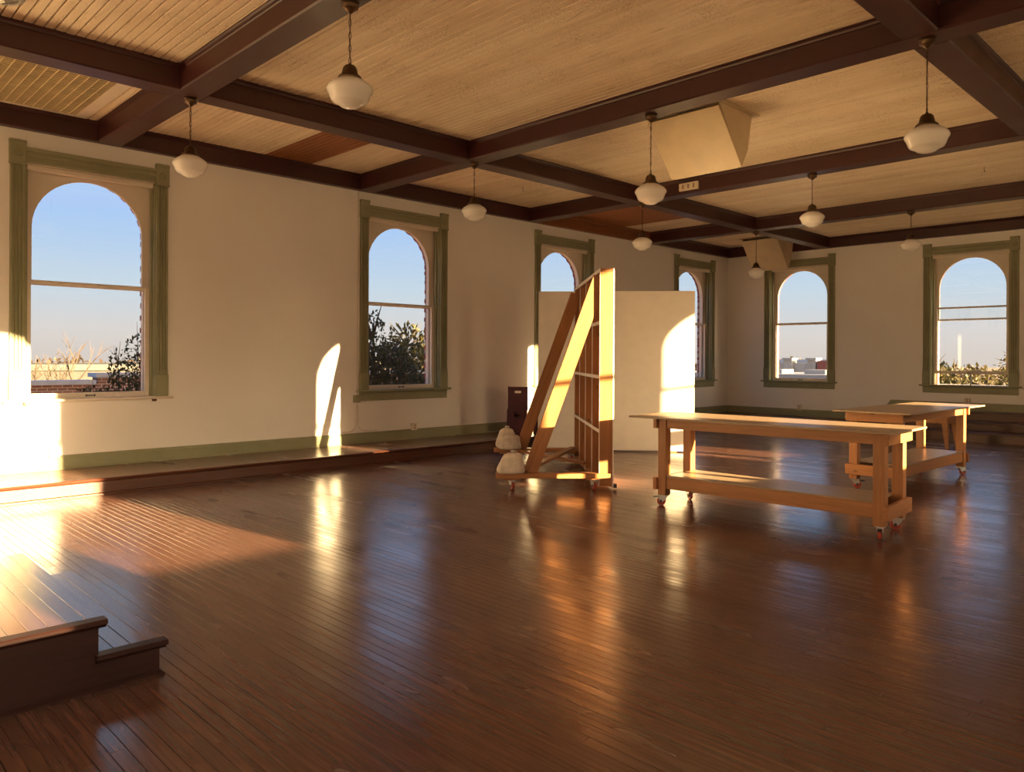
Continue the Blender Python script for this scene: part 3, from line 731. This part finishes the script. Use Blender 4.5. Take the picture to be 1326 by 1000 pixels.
d = empty('ceiling_diffuser', (1.20, 6.62, ZC)); tag(d, 'round ribbed metal ceiling diffuser above the stage', 'diffuser')
MB().lathe([(.0005, -.055), (.05, -.055), (.055, -.050), (.05, -.04), (.0005, -.04)], 24).build('hub', M['steel'], d, smooth=40)
m = MB()
MB().lathe([(.13, 0), (.175, 0), (.178, -.010), (.165, -.022), (.14, -.026), (.13, -.02)], 32).build('rim', M['steel'], d, smooth=40)
MB().lathe([(.0005, -.012), (.15, -.006)], 24).build('throat', M['black_rubber'], d)
for k in range(28):
    a = 2*math.pi*k/28; c_, s_ = math.cos(a), math.sin(a)
    MB().bar((.045*c_, .045*s_, -.046), (.15*c_, .15*s_, -.020), .007, .010).build('rib', M['steel'], d, fix=False)

jb = empty('junction_plate', (9.77-BW-.001, 6.20, 3.935)); tag(jb, 'small cream switch box on the beam face', 'switch box')
box('box', -.035, 0, -.16, .16, -.055, .055, M['plate_cream'], jb, .004)
for yy in (-.09, 0, .09): box('switch', -.043, -.034, yy-.012, yy+.012, -.03, .03, M['switch_brown'], jb)
for (x, y) in ((8.35, 8.35), (11.9, 3.0)):
    m = MB(); m.tube([(0,0,0), (0,0,-.05), (.012,.0,-.066), (.026,0,-.055), (.024,0,-.04)], .003, 6)
    h = m.build('ceiling_hook', M['dark_steel']); h.location = (x, y, ZC); tag(h, 'small iron hook in the ceiling boards' + (' near the foliage window' if y > 5 else ' beyond the low lamp'), 'hook')

# ------------------------------------------------------------------ wall fittings
def outlet(name, loc, rz, label, white=True):
    e = empty(name, loc, rz); tag(e, label, 'outlet')
    box('box', -.05, .05, -.045, 0, -.055, .055, M['plate_cream'], e, .006)
    box('plate', -.042, .042, -.050, -.044, -.047, .047, M['plate_cream'], e, .004)
    for zz in (-.02, .02): MB().lathe([(.0005, .003), (.013, .003), (.015, 0)], 12).build('socket', M['switch_brown'], e).matrix_local = Matrix.Translation((0, -.050, zz)) @ Matrix.Rotation(R(90), 4, 'X')
outlet('wall_outlet', (2.28, YL, .355), 0, 'cream outlet box above the baseboard in the sunlit wall patch')
outlet('wall_outlet', (7.18, YL, .355), 0, 'outlet box above the baseboard under the foliage window')
outlet('wall_outlet', (XF, 7.75, .355), R(-90), 'outlet box on the end wall below the window by the wedge box')
outlet('wall_outlet', (XF, 4.42, .645), R(-90), 'outlet box on the end wall below the propped open window')
cd = MB(); xc = 6.165
cd.tube([(xc, YL-.008, ZB), (xc, YL-.008, .70)], .008, 8)
def bend(s): return [(xc+s*.018, YL-.008, .72), (xc+s*.018, YL-.008, .45)] + [(xc+s*(.018+.11*(1-math.cos(a))), YL-.008, .45-.11*math.sin(a)) for a in (.4, .8, 1.2, 1.57)] + [(xc+s*.35, YL-.008, .34)]
cd.tube(bend(-1), .0075, 8); cd.tube(bend(1), .0075, 8)
co = cd.build('wall_conduit', M['cream'], smooth=60); tag(co, 'thin painted conduit running down beside the foliage window casing', 'conduit')
cj = box('conduit_box', xc-.07, xc+.03, YL-.055, YL-.001, .765, .87, M['sage'], None, .005); tag(cj, 'small green conduit box at the apron end of the foliage window', 'box')

# ------------------------------------------------------------------ workbenches
def caster(parent, x, y, zt, rot, brake=True):
    """swivel caster, total height zt"""
    e = empty('caster', (x, y, 0), rot); e.parent = parent
    r = zt*.40
    box('plate', -.045, .045, -.038, .038, zt-.005, zt, M['steel'], e)
    m = MB()
    for s in (-1, 1):
        m.prism([(-.034, zt-.004), (.046, zt-.004), (.050, zt-.028), (.040, r-.010), (.014, r-.010), (-.012, zt-.050)], s*.021-.002, s*.021+.002, 1)
    m.box(-.034, .046, -.021, .021, zt-.016, zt-.004)
    m.build('fork', M['steel'], e)
    w = MB(); prof = [(-.014, .3*r), (-.014, r*.92), (-.010, r), (.010, r), (.014, r*.92), (.014, .3*r)]
    V = []; n = 20
    for yy, rr in prof: V += [(.026+rr*math.cos(2*math.pi*k/n), yy, r+rr*math.sin(2*math.pi*k/n)) for k in range(n)]
    w.add(V, [(i*n+k, i*n+(k+1) % n, (i+1)*n+(k+1) % n, (i+1)*n+k) for i in range(5) for k in range(n)])
    w.build('wheel', M['red_wheel'], e, smooth=40)
    MB().tube([(.026, -.026, r), (.026, .026, r)], r*.34, 12).build('axle_hub', M['dark_steel'], e, smooth=40)
    if brake:
        m = MB(); m.bar((.040, 0, zt-.018), (.100, 0, zt-.026), .034, .009); m.build('brake_pedal', M['black_rubber'], e)
    return e
def workbench(loc, rz, ov0, ov1, label):
    """length along local X; ov0 / ov1 top overhang at each end"""
    e = empty('workbench', loc, rz); tag(e, label, 'workbench')
    L, W, H = 2.44, .82, .865; x0, x1 = -L/2+ov0, L/2-ov1; wy = .315; lz = .105; lg = .088
    o = timber('tabletop', (-L/2, 0, H-.009), (L/2, 0, H-.009), W, .018, M['plywood'], e, bevel=.002)
    for X, sx in ((x0+lg/2, -1), (x1-lg/2, 1)):
        for s in (-1, 1):
            timber('leg', (X, s*(wy-lg/2-.038), lz), (X, s*(wy-lg/2-.038), H-.018), lg, lg, M['pine'], e, up=(1,0,0))
            caster(e, X, s*(wy-lg/2-.038), lz, R(random.choice([-60, -35, -75, 200])))
        timber('end_apron', (X+sx*(lg/2+.019), -wy+.01, H-.018-.05), (X+sx*(lg/2+.019), wy-.01, H-.018-.05), .038, .095, M['pine'], e)
        timber('end_stretcher', (X+sx*(lg/2+.019), -wy+.01, .215), (X+sx*(lg/2+.019), wy-.01, .215), .038, .115, M['pine'], e)
    for s in (-1, 1):
        timber('side_apron', (x0+lg*.5, s*(wy-.019-.012), H-.018-.05), (x1-lg*.5, s*(wy-.019-.012), H-.018-.05), .034, .095, M['pine'], e) if False else timber('side_apron', (x0+lg, s*(wy-.038-.03), H-.018-.05), (x1-lg, s*(wy-.038-.03), H-.018-.05), .036, .095, M['pine'], e)
        timber('side_stretcher', (x0+lg, s*(wy-.038-.03), .225), (x1-lg, s*(wy-.038-.03), .225), .036, .115, M['pine'], e)
    o = timber('shelf', (x0+lg, 0, .291), (x1-lg, 0, .291), 2*(wy-.05), .014, M['plywood'], e, bevel=.001)
    m = MB()
    for s in (-1, 1):
        for k in range(5):
            xx = x0+.25+k*(x1-x0-.5)/4
            for zz in (.225, .80): m.lathe([(.0005, .002), (.006, .002), (.007, 0)], 8, (0,0,0)) if False else None
    return e
workbench((6.52, 3.37, 0), R(-90 + 2.5), .25, .12, 'long pine workbench with lower shelf standing before the white board')
workbench((9.72, 3.17, 0), R(-1.5), .12, .26, 'pine workbench on red casters beside the small bench')

# bench on the far side
bn = empty('small_bench', (13.80, 4.36, 0), R(-4)); tag(bn, 'small pine bench with tapered legs before the stepped platform', 'bench')
timber('seat', (0, -.50, .505), (0, .50, .505), .46, .03, M['pine'], bn)
for s in (-1, 1):
    timber('side_rail', (s*.205, -.48, .445), (s*.205, .48, .445), .022, .09, M['pine'], bn)
    for q in (-1, 1):
        m = MB(); x, y = s*.185, q*.42
        V = []
        for zz, w, off in ((0, .022, .045), (.49, .048, 0)):
            V += [(x+s*off*.6-w, y+q*off-w, zz), (x+s*off*.6+w, y+q*off-w, zz), (x+s*off*.6+w, y+q*off+w, zz), (x+s*off*.6-w, y+q*off+w, zz)]
        m.add(V, [(0,3,2,1),(4,5,6,7),(0,1,5,4),(1,2,6,5),(2,3,7,6),(3,0,4,7)]); m.build('leg', M['pine'], bn)
    MB().box(-.20, .20, s*.47-.012, s*.47+.012, .40, .49).build('end_rail', M['pine'], bn)

# ------------------------------------------------------------------ stud wall flat on a braced rolling base
# local X runs along the flat away from the camera, local +Y to its open (braced) side
fa = math.atan2(6.93-5.18, 8.17-6.575)
ff = empty('braced_flat', (6.575, 5.18, 0), fa); tag(ff, 'pine stud wall flat on a rolling base with diagonal braces', 'wall flat')
FL, FH, FD = 2.38, 2.40, .14
st_x = [.019, .60, 1.19, 1.78, FL-.019]
for xx in st_x: timber('stud', (xx, FD/2, .035), (xx, FD/2, FH-.038), FD, .038, M['pine'], ff, up=(1,0,0))
timber('bottom_plate', (.038, FD/2, .054), (FL-.038, FD/2, .054), FD, .038, M['pine'], ff)
timber('top_plate', (0, FD/2, FH-.019), (FL, FD/2, FH-.019), FD, .038, M['pine'], ff)
for zz in (.63, 1.22, 1.81):
    for i in range(4): timber('blocking', (st_x[i]+.019, FD/2, zz), (st_x[i+1]-.019, FD/2, zz), FD, .038, M['pine'], ff)
for xx in st_x: box('lit_edge', xx-.0185, xx+.0185, FD, FD+.003, .04, FH-.04, M['lit_edge_pale'], ff)  # pale strips paint window skylight onto stud, blocking and plate edges
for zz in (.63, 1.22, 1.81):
    for i in range(4): box('lit_edge', st_x[i]+.019, st_x[i+1]-.019, FD, FD+.003, zz-.0185, zz+.0185, M['lit_edge_pale'], ff)
box('lit_edge', 0, FL, FD, FD+.003, FH-.038, FH, M['lit_edge_pale'], ff)
box('facing_sheet', -.004, FL+.004, -.014, -.001, .03, FH+.002, M['white_board'], ff)
box('foot_flap', -.006, .05, -.05, -.014, .02, .06, M['black_rubber'], ff)
for xx, nm in ((.045, 0), (FL-.045, 1)):
    timber('base_beam', (xx, .02, .150), (xx, 1.26, .150), .14, .052, M['pine'], ff)
    timber('skid_block', (xx, 1.00, .112), (xx, 1.18, .112), .075, .024, M['pine'], ff)
    timber('skid_block', (xx, .12, .112), (xx, .28, .112), .075, .024, M['pine'], ff)
    caster(ff, xx, 1.09, .100, R(200), False); caster(ff, xx, .20, .100, R(200), False)
    timber('diagonal_brace', (xx+(.03 if nm == 0 else -.03), .885, .176), (xx+(.03 if nm == 0 else -.03), .13, 2.31), .045, .155, M['pine'], ff, up=(0, .9, .4))
timber('floor_brace', (.10, .95, .19), (FL-.10, .16, .19), .09, .03, M['pine'], ff)
timber('floor_brace', (FL-.10, .95, .155), (.95, .16, .155), .09, .03, M['pine'], ff)

# sandbags
def sandbag(loc, rz, sc, lean, label):
    e = empty('sandbag', loc, rz); tag(e, label, 'sandbag', 'canvas sandbags on the rolling base'); e.scale = sc
    m = MB(); n = 28; V = []
    prof = [(0.0, .0, 0), (.92, .0, 0), (1.0, .018, .0), (1.0, .05, 0), (.93, .10, .06), (.84, .15, .12), (.74, .20, .2), (.66, .232, .3), (.52, .252, .4), (.26, .264, .5), (.0, .266, .5)]
    for r, z, ln in prof:
        for k in range(n):
            a = 2*math.pi*k/n
            wr = 1 + .035*math.sin(5*a+3*z*9)*min(1, z*8) + .02*math.sin(9*a+1)
            sx = .155*r*wr; sy = .11*r*wr
            ca, sa = math.cos(a), math.sin(a); pw = lambda q: math.copysign(abs(q)**.72, q)
            V.append((pw(ca)*sx + lean*ln, pw(sa)*sy, z))
    m.add(V, [(i*n+k, i*n+(k+1) % n, (i+1)*n+(k+1) % n, (i+1)*n+k) for i in range(len(prof)-1) for k in range(n)])
    m.build('sack', M['canvas'], e, smooth=70)
    cx = lean*.5
    MB().lathe([(.034, .250), (.026, .264), (.020, .270), (.028, .278), (.034, .292), (.028, .296), (.015, .288), (.0005, .286)], 18, (cx, 0, 0), 5, .16).build('tied_neck', M['canvas'], e, smooth=60)
    tie = MB(); tie.tube([(cx+.031*math.cos(a), .031*math.sin(a), .268) for a in [2*math.pi*k/14 for k in range(15)]], .005, 6); tie.tube([(cx+.03, 0, .268), (cx+.06, -.02, .262), (cx+.075, -.03, .225)], .004, 6)
    tie.build('drawstring', M['cord'], e, smooth=60)
def on_flat(lx, ly, z): 
    c, s = math.cos(fa), math.sin(fa); return (6.575+c*lx-s*ly, 5.18+s*lx+c*ly, z)
sandbag(on_flat(.045, 1.095, .177), fa+R(90), (.98, .95, .82), -.06, 'upright canvas sandbag alone on one end of the rolling base')
sandbag(on_flat(FL-.15, 1.04, .177), fa+R(96), (1.0, .85, .74), -.07, 'canvas sandbag slumped before another on the rolling base')
sandbag(on_flat(FL+.06, 1.09, .177), fa+R(84), (.92, .85, 1.0), -.04, 'taller canvas sandbag standing behind a slumped one on the rolling base')
tl = timber('floor_offcut', (7.62, 7.02, .008), (8.05, 6.72, .008), .06, .016, M['white_board']); tag(tl, 'thin white strip lying on the floor within the rolling base', 'offcut')

# ------------------------------------------------------------------ white standing board
WA, WB_ = Vector((8.56, 8.19)), Vector((10.07, 6.38))
wa = math.atan2(WB_.y-WA.y, WB_.x-WA.x); wl = (WB_-WA).length
wb = empty('standing_board', (WA.x, WA.y, 0), wa); tag(wb, 'large white freestanding display board behind the brace frame', 'display board')
box('face_panel', 0, wl, -.012, .0, .022, 2.452, M['white_board'], wb, .002)
for xx in (.02, wl*.25, wl*.5, wl*.75, wl-.02): timber('stud', (xx, .046, .022), (xx, .046, 2.45), .09, .038, M['pine'], wb, up=(1,0,0))
for zz in (.04, 2.43): timber('plate', (.04, .046, zz), (wl-.04, .046, zz), .09, .036, M['pine'], wb)
box('edge_strip', wl, wl+.006, -.012, .092, .022, 2.452, M['white_board'], wb); box('edge_strip', -.006, 0, -.012, .092, .022, 2.452, M['white_board'], wb)
for xx in (.3, wl-.3):
    timber('foot', (xx, -.01, .011), (xx, .62, .011), .09, .022, M['pine'], wb)
    timber('stay', (xx, .58, .03), (xx, .07, 1.2), .038, .06, M['pine'], wb, up=(1,0,0))

# ------------------------------------------------------------------ crates on the low platform
def crate(loc, rz, w, d, h, label, open_side=False, open_rear=False):
    e = empty('crate', loc, rz); tag(e, label, 'crate', 'maroon wooden crates'); th = .016
    # front panel with a rounded handle slot
    hw, hh, hz = .055, .020, h-.085
    m = MB()
    m.box(-w/2, w/2, -d/2, -d/2+th, 0, hz-hh); m.box(-w/2, w/2, -d/2, -d/2+th, hz+hh, h)
    m.box(-w/2, -hw, -d/2, -d/2+th, hz-hh, hz+hh); m.box(hw, w/2, -d/2, -d/2+th, hz-hh, hz+hh)
    for s in (-1, 1):
        for t_ in (-1, 1): m.prism([(s*hw, hz+t_*hh), (s*(hw-.014), hz+t_*hh), (s*hw, hz+t_*(hh-.014))], -d/2, -d/2+th, 1)
    m.build('front_panel', M['crate_maroon'], e)
    if open_rear: box('rear_rail', -w/2, w/2, d/2-th, d/2, 0, .10, M['crate_maroon'], e)
    else: box('rear_panel', -w/2, w/2, d/2-th, d/2, 0, h, M['crate_maroon'], e)
    box('side_panel', -w/2, -w/2+th, -d/2+th, d/2-th, 0, h, M['crate_maroon'], e)
    if not open_side: box('side_panel', w/2-th, w/2, -d/2+th, d/2-th, 0, h, M['crate_maroon'], e)
    box('bottom_panel', -w/2+th, w/2-th*0, -d/2+th, d/2-th, 0, th, M['crate_maroon'], e)
    if open_side: box('top_panel', -w/2+th, w/2, -d/2+th, d/2-th, h-th, h, M['crate_maroon'], e)
    return e
ca = YAW - math.pi/2
crate((9.02, 9.13, Z_PL), ca, .33, .36, .395, 'maroon wooden crate on the platform under another crate, open at one side', True)
crate((9.03, 9.12, Z_PL+.395), ca, .33, .34, .385, 'maroon wooden crate with handle slot resting on another crate', False, True)
crate((9.38, 8.88, Z_PL), ca, .30, .34, .395, 'maroon wooden crate on the platform beside the stacked pair')

# ------------------------------------------------------------------ outdoors
gd = box('ground', -400, 900, -300, 900, -5.6, -5.5, M['ground_tan']); tag(gd, 'flat tan town ground stretching to the horizon', 'ground', kind='structure')
def leaves(m, c, rad, n, size, rng):
    for _ in range(n):
        while True:
            p = Vector((rng.uniform(-1,1), rng.uniform(-1,1), rng.uniform(-1,1)))
            if .2 < p.length < 1: break
        q = Vector((c[0]+p.x*rad[0], c[1]+p.y*rad[1], c[2]+p.z*rad[2])); s = size*rng.uniform(.6, 1.4)
        e = Euler((rng.uniform(0, 6.3), rng.uniform(0, 6.3), rng.uniform(0, 6.3))).to_matrix()
        a, b = e @ Vector((s, 0, 0)), e @ Vector((0, s*.45, 0))
        m.add([q-a, q+b, q+a, q-b], [(0,1,2,3)], rng.random())
def tree(name, x, y, zb, h, blobs, n, size, mat, label, cat='tree', group=None, seed=1, twigs=0, tw=1.0):
    rng = random.Random(seed); e = empty(name, (x, y, zb)); tag(e, label, cat, group)
    m = MB(); m.tube([(0,0,0), (.05*h*.2, 0, h*.3), (0, .03*h, h*.62)], [h*.022*tw, h*.018*tw, h*.008*tw], 8)
    for bx, by, bz, r1, r2 in blobs:
        m.tube([(0, .01*h, h*.35), (bx*.5, by*.5, (bz+h*.4)/2), (bx, by, bz+r2*.5)], [h*.010*tw, h*.007*tw, h*.002*tw], 6)
        for _ in range(twigs):
            d_ = Vector((rng.uniform(-1,1), rng.uniform(-1,1), rng.uniform(.1,1.3))).normalized()
            m.tube([(bx, by, bz), (bx+d_.x*r1*.6, by+d_.y*r1*.6, bz+d_.z*r2*.8), (bx+d_.x*r1*1.15, by+d_.y*r1*1.15, bz+d_.z*r2*1.35)], [h*.004*tw, h*.0025*tw, h*.001*tw], 4)
    m.build('trunk', M['bark'], e)
    if n:
        m = MB(); tot = sum(b[3]**2*b[4] for b in blobs)
        for bx, by, bz, r1, r2 in blobs: leaves(m, (bx, by, bz), (r1, r1, r2), max(40, int(n*r1*r1*r2/tot)), size, rng)
        o = m.build('foliage', M[mat], e, rnd=True, fix=False); o['kind'] = 'stuff'
    return e
# tree filling the second window, close to the wall
tree('leafy_tree', 8.6, 12.4, -5.5, 7.9, [(-.25,0,7.25,.26,.62), (-.35,.05,6.7,.5,.55), (.2,.1,6.85,.40,.38), (.4,0,6.45,.55,.45), (.85,.1,6.35,.42,.45), (0,0,6.0,1.0,.6), (-.75,.1,6.5,.4,.7)], 7000, .046, 'leaf_dark', 'dark leafy tree close outside the foliage window', seed=3, twigs=5)
tree('golden_tree', 14.9, 20.4, -5.5, 8.8, [(0,0,6.3,1.3,1.2), (.3,.2,7.3,.8,.8), (-.8,0,5.6,1.2,1.0), (.9,0,6.6,.7,.8)], 3000, .10, 'leaf_gold', 'golden sunlit tree beyond the dark leafy tree', seed=5, twigs=6)
tree('leafy_shrub', 3.85, 12.3, -5.5, 6.9, [(0,0,6.35,.30,.45), (.24,.1,6.85,.22,.45), (.42,.1,6.5,.32,.50), (-.4,.0,6.25,.36,.24), (-.75,0,6.15,.30,.18), (.1,0,6.1,.55,.3), (-.08,0,6.75,.16,.36)], 2800, .034, 'leaf_dark', 'dark leafy shrub rising in front of the brick parapet', cat='shrub', seed=8, twigs=3, tw=.25)
# parapet of the neighbour building
pb = empty('brick_building', (0, 0, 0)); tag(pb, 'dark red brick parapet building with stepped grey coping', 'building')
box('parapet_wall', -6, 4.15, 14.6, 14.9, -5.5, .93, M['brick_shadow'], pb); box('parapet_wall', 4.15, 12.5, 14.6, 14.9, -5.5, 1.05, M['brick_shadow'], pb)
box('coping', -6.05, 4.10, 14.5, 15.0, .93, 1.00, M['coping'], pb); box('coping', 4.1, 12.55, 14.5, 15.0, 1.05, 1.12, M['coping'], pb)
box('roof_deck', -6, 12.5, 14.9, 30, .3, .5, M['white_roof'], pb); box('side_wall', 12.3, 12.6, 14.9, 30, -5.5, .9, M['brick_shadow'], pb)
for i, (x, y, w, d, zt, mt, lb) in enumerate([(9, 46, 14, 8, 1.0, 'white_roof', 'long low white roofed building beyond the brick parapet'), (25, 52, 9, 7, .9, 'white_roof', 'white roofed warehouse far beyond the golden tree'), (13, 66, 9, 6, .6, 'red_wall', 'distant low building with red wall among pale roofs'), (41, 60, 12, 8, .8, 'white_roof', 'wide white roofed hall far beyond the trees')]):
    e = empty('low_building', (x, y, -5.5)); tag(e, lb, 'building', 'low buildings on the horizon')
    box('wall', -w/2, w/2, -d/2, d/2, 0, zt+5.2, M['far_wall' if mt == 'white_roof' else mt], e); box('roof', -w/2-.2, w/2+.2, -d/2-.2, d/2+.2, zt+5.2, zt+5.5, M['far_roof'], e)
    box('roof_vent', -1, 0, -.5, .5, zt+5.5, zt+6.0, M['far_roof'], e)
# building across the street seen through window 5
cb = empty('concrete_building', (0, 0, 0)); tag(cb, 'grey concrete building with notched parapet and red corner', 'building')
box('main_wall', 44, 54, 18.2, 27.4, -5.5, 1.22, M['concrete'], cb)
box('roof', 46, 54, 18.4, 27.2, 1.22, 1.44, M['blue_roof'], cb)
for y in (19.85, 21.3, 22.8, 24.3): box('pier', 43.8, 44.4, y-.25, y+.25, -5.5, 1.42, M['concrete'], cb); box('pier_cap', 43.7, 44.5, y-.32, y+.32, 1.42, 1.52, M['white_roof'], cb)
box('corner_bay', 43.7, 45, 18.0, 19.45, -5.5, 1.36, M['red_wall'], cb)
fb = empty('annex_building', (0, 0, 0)); tag(fb, 'low white annex with flat roof before the concrete building', 'building')
box('wall', 34, 40, 14.6, 24, -5.5, .52, M['blue_roof'], fb); box('roof_edge', 33.8, 40.2, 14.4, 24.2, .52, .74, M['white_roof'], fb)
for y in (15.2, 17.3, 20.0): box('roof_unit', 35, 36.2, y, y+1.0, .74, .95, M['white_roof'], fb)
# trees through window 6
for i, (x, y, h, mt, lb) in enumerate([(28.0, 7.4, 7.1, 'leaf_gold', 'golden leafed street tree across from the propped open window'), (31.8, 10.3, 7.3, 'leaf_dark', 'green street tree between two golden ones'), (35.5, 7.0, 7.6, 'leaf_gold', 'tall golden street tree behind the others'), (23.6, 5.5, 6.35, 'leaf_gold', 'low golden tree close below the propped open window'), (31.5, 3.4, 7.2, 'leaf_gold', 'golden street tree at the end of the row')]):
    rr = h*.19
    tree('street_tree', x, y, -5.5, h, [(0,0,h*.74,rr,rr*.9), (rr*.5,rr*.5,h*.87,rr*.65,rr*.5), (-rr*.5,-rr*.5,h*.86,rr*.65,rr*.55), (0,rr*.5,h*.66,rr*.8,rr*.7), (0,-rr*.5,h*.66,rr*.8,rr*.7)], 2300, .10, mt, lb, group='street trees', seed=20+i, twigs=3)
# far tree line
rng = random.Random(11)
for a in range(38):
    ang = R(8 + a*2.2); dist = 100 + 22*(a % 3); h = rng.uniform(6.6, 7.6)
    x, y = dist*math.cos(ang), dist*math.sin(ang); w = rng.uniform(3.0, 3.9)
    tree('far_tree', x, y, -5.5, h, [(-w*.5,0,h*.6,w*.8,h*.28), (w*.5,.6,h*.62,w*.8,h*.3), (0,0,h*.7,w*.6,h*.28)], 380, .35, 'leaf_tan', 'pale tan bare tree on the hazy horizon', group='far trees on the horizon', seed=50+a)
bt = empty('bare_tree', (7.9, 34.0, -5.5)); tag(bt, 'bare twiggy tree above the brick parapet', 'tree')
rng = random.Random(5); m = MB()
def grow(p, d, L, r, lev):
    q = p + d*L; m.tube([p, p + d*L*.5 + Vector((rng.uniform(-1,1), rng.uniform(-1,1), 0))*L*.04, q], [r, r*.8, r*.6], 5 if lev < 2 else 3, cap=False)
    if lev == 5: return
    for _ in range(3 if lev else 4):
        nd = (d + Vector((rng.uniform(-1,1), rng.uniform(-1,1), rng.uniform(-.3,.7)))*.62).normalized(); grow(p + d*L*rng.uniform(.55, 1), nd, L*rng.uniform(.58, .76), r*.58, lev+1)
grow(Vector((0,0,0)), Vector((0,0,1)), 3.1, .14, 0)
m.build('branches', M['bark'], bt, fix=False)
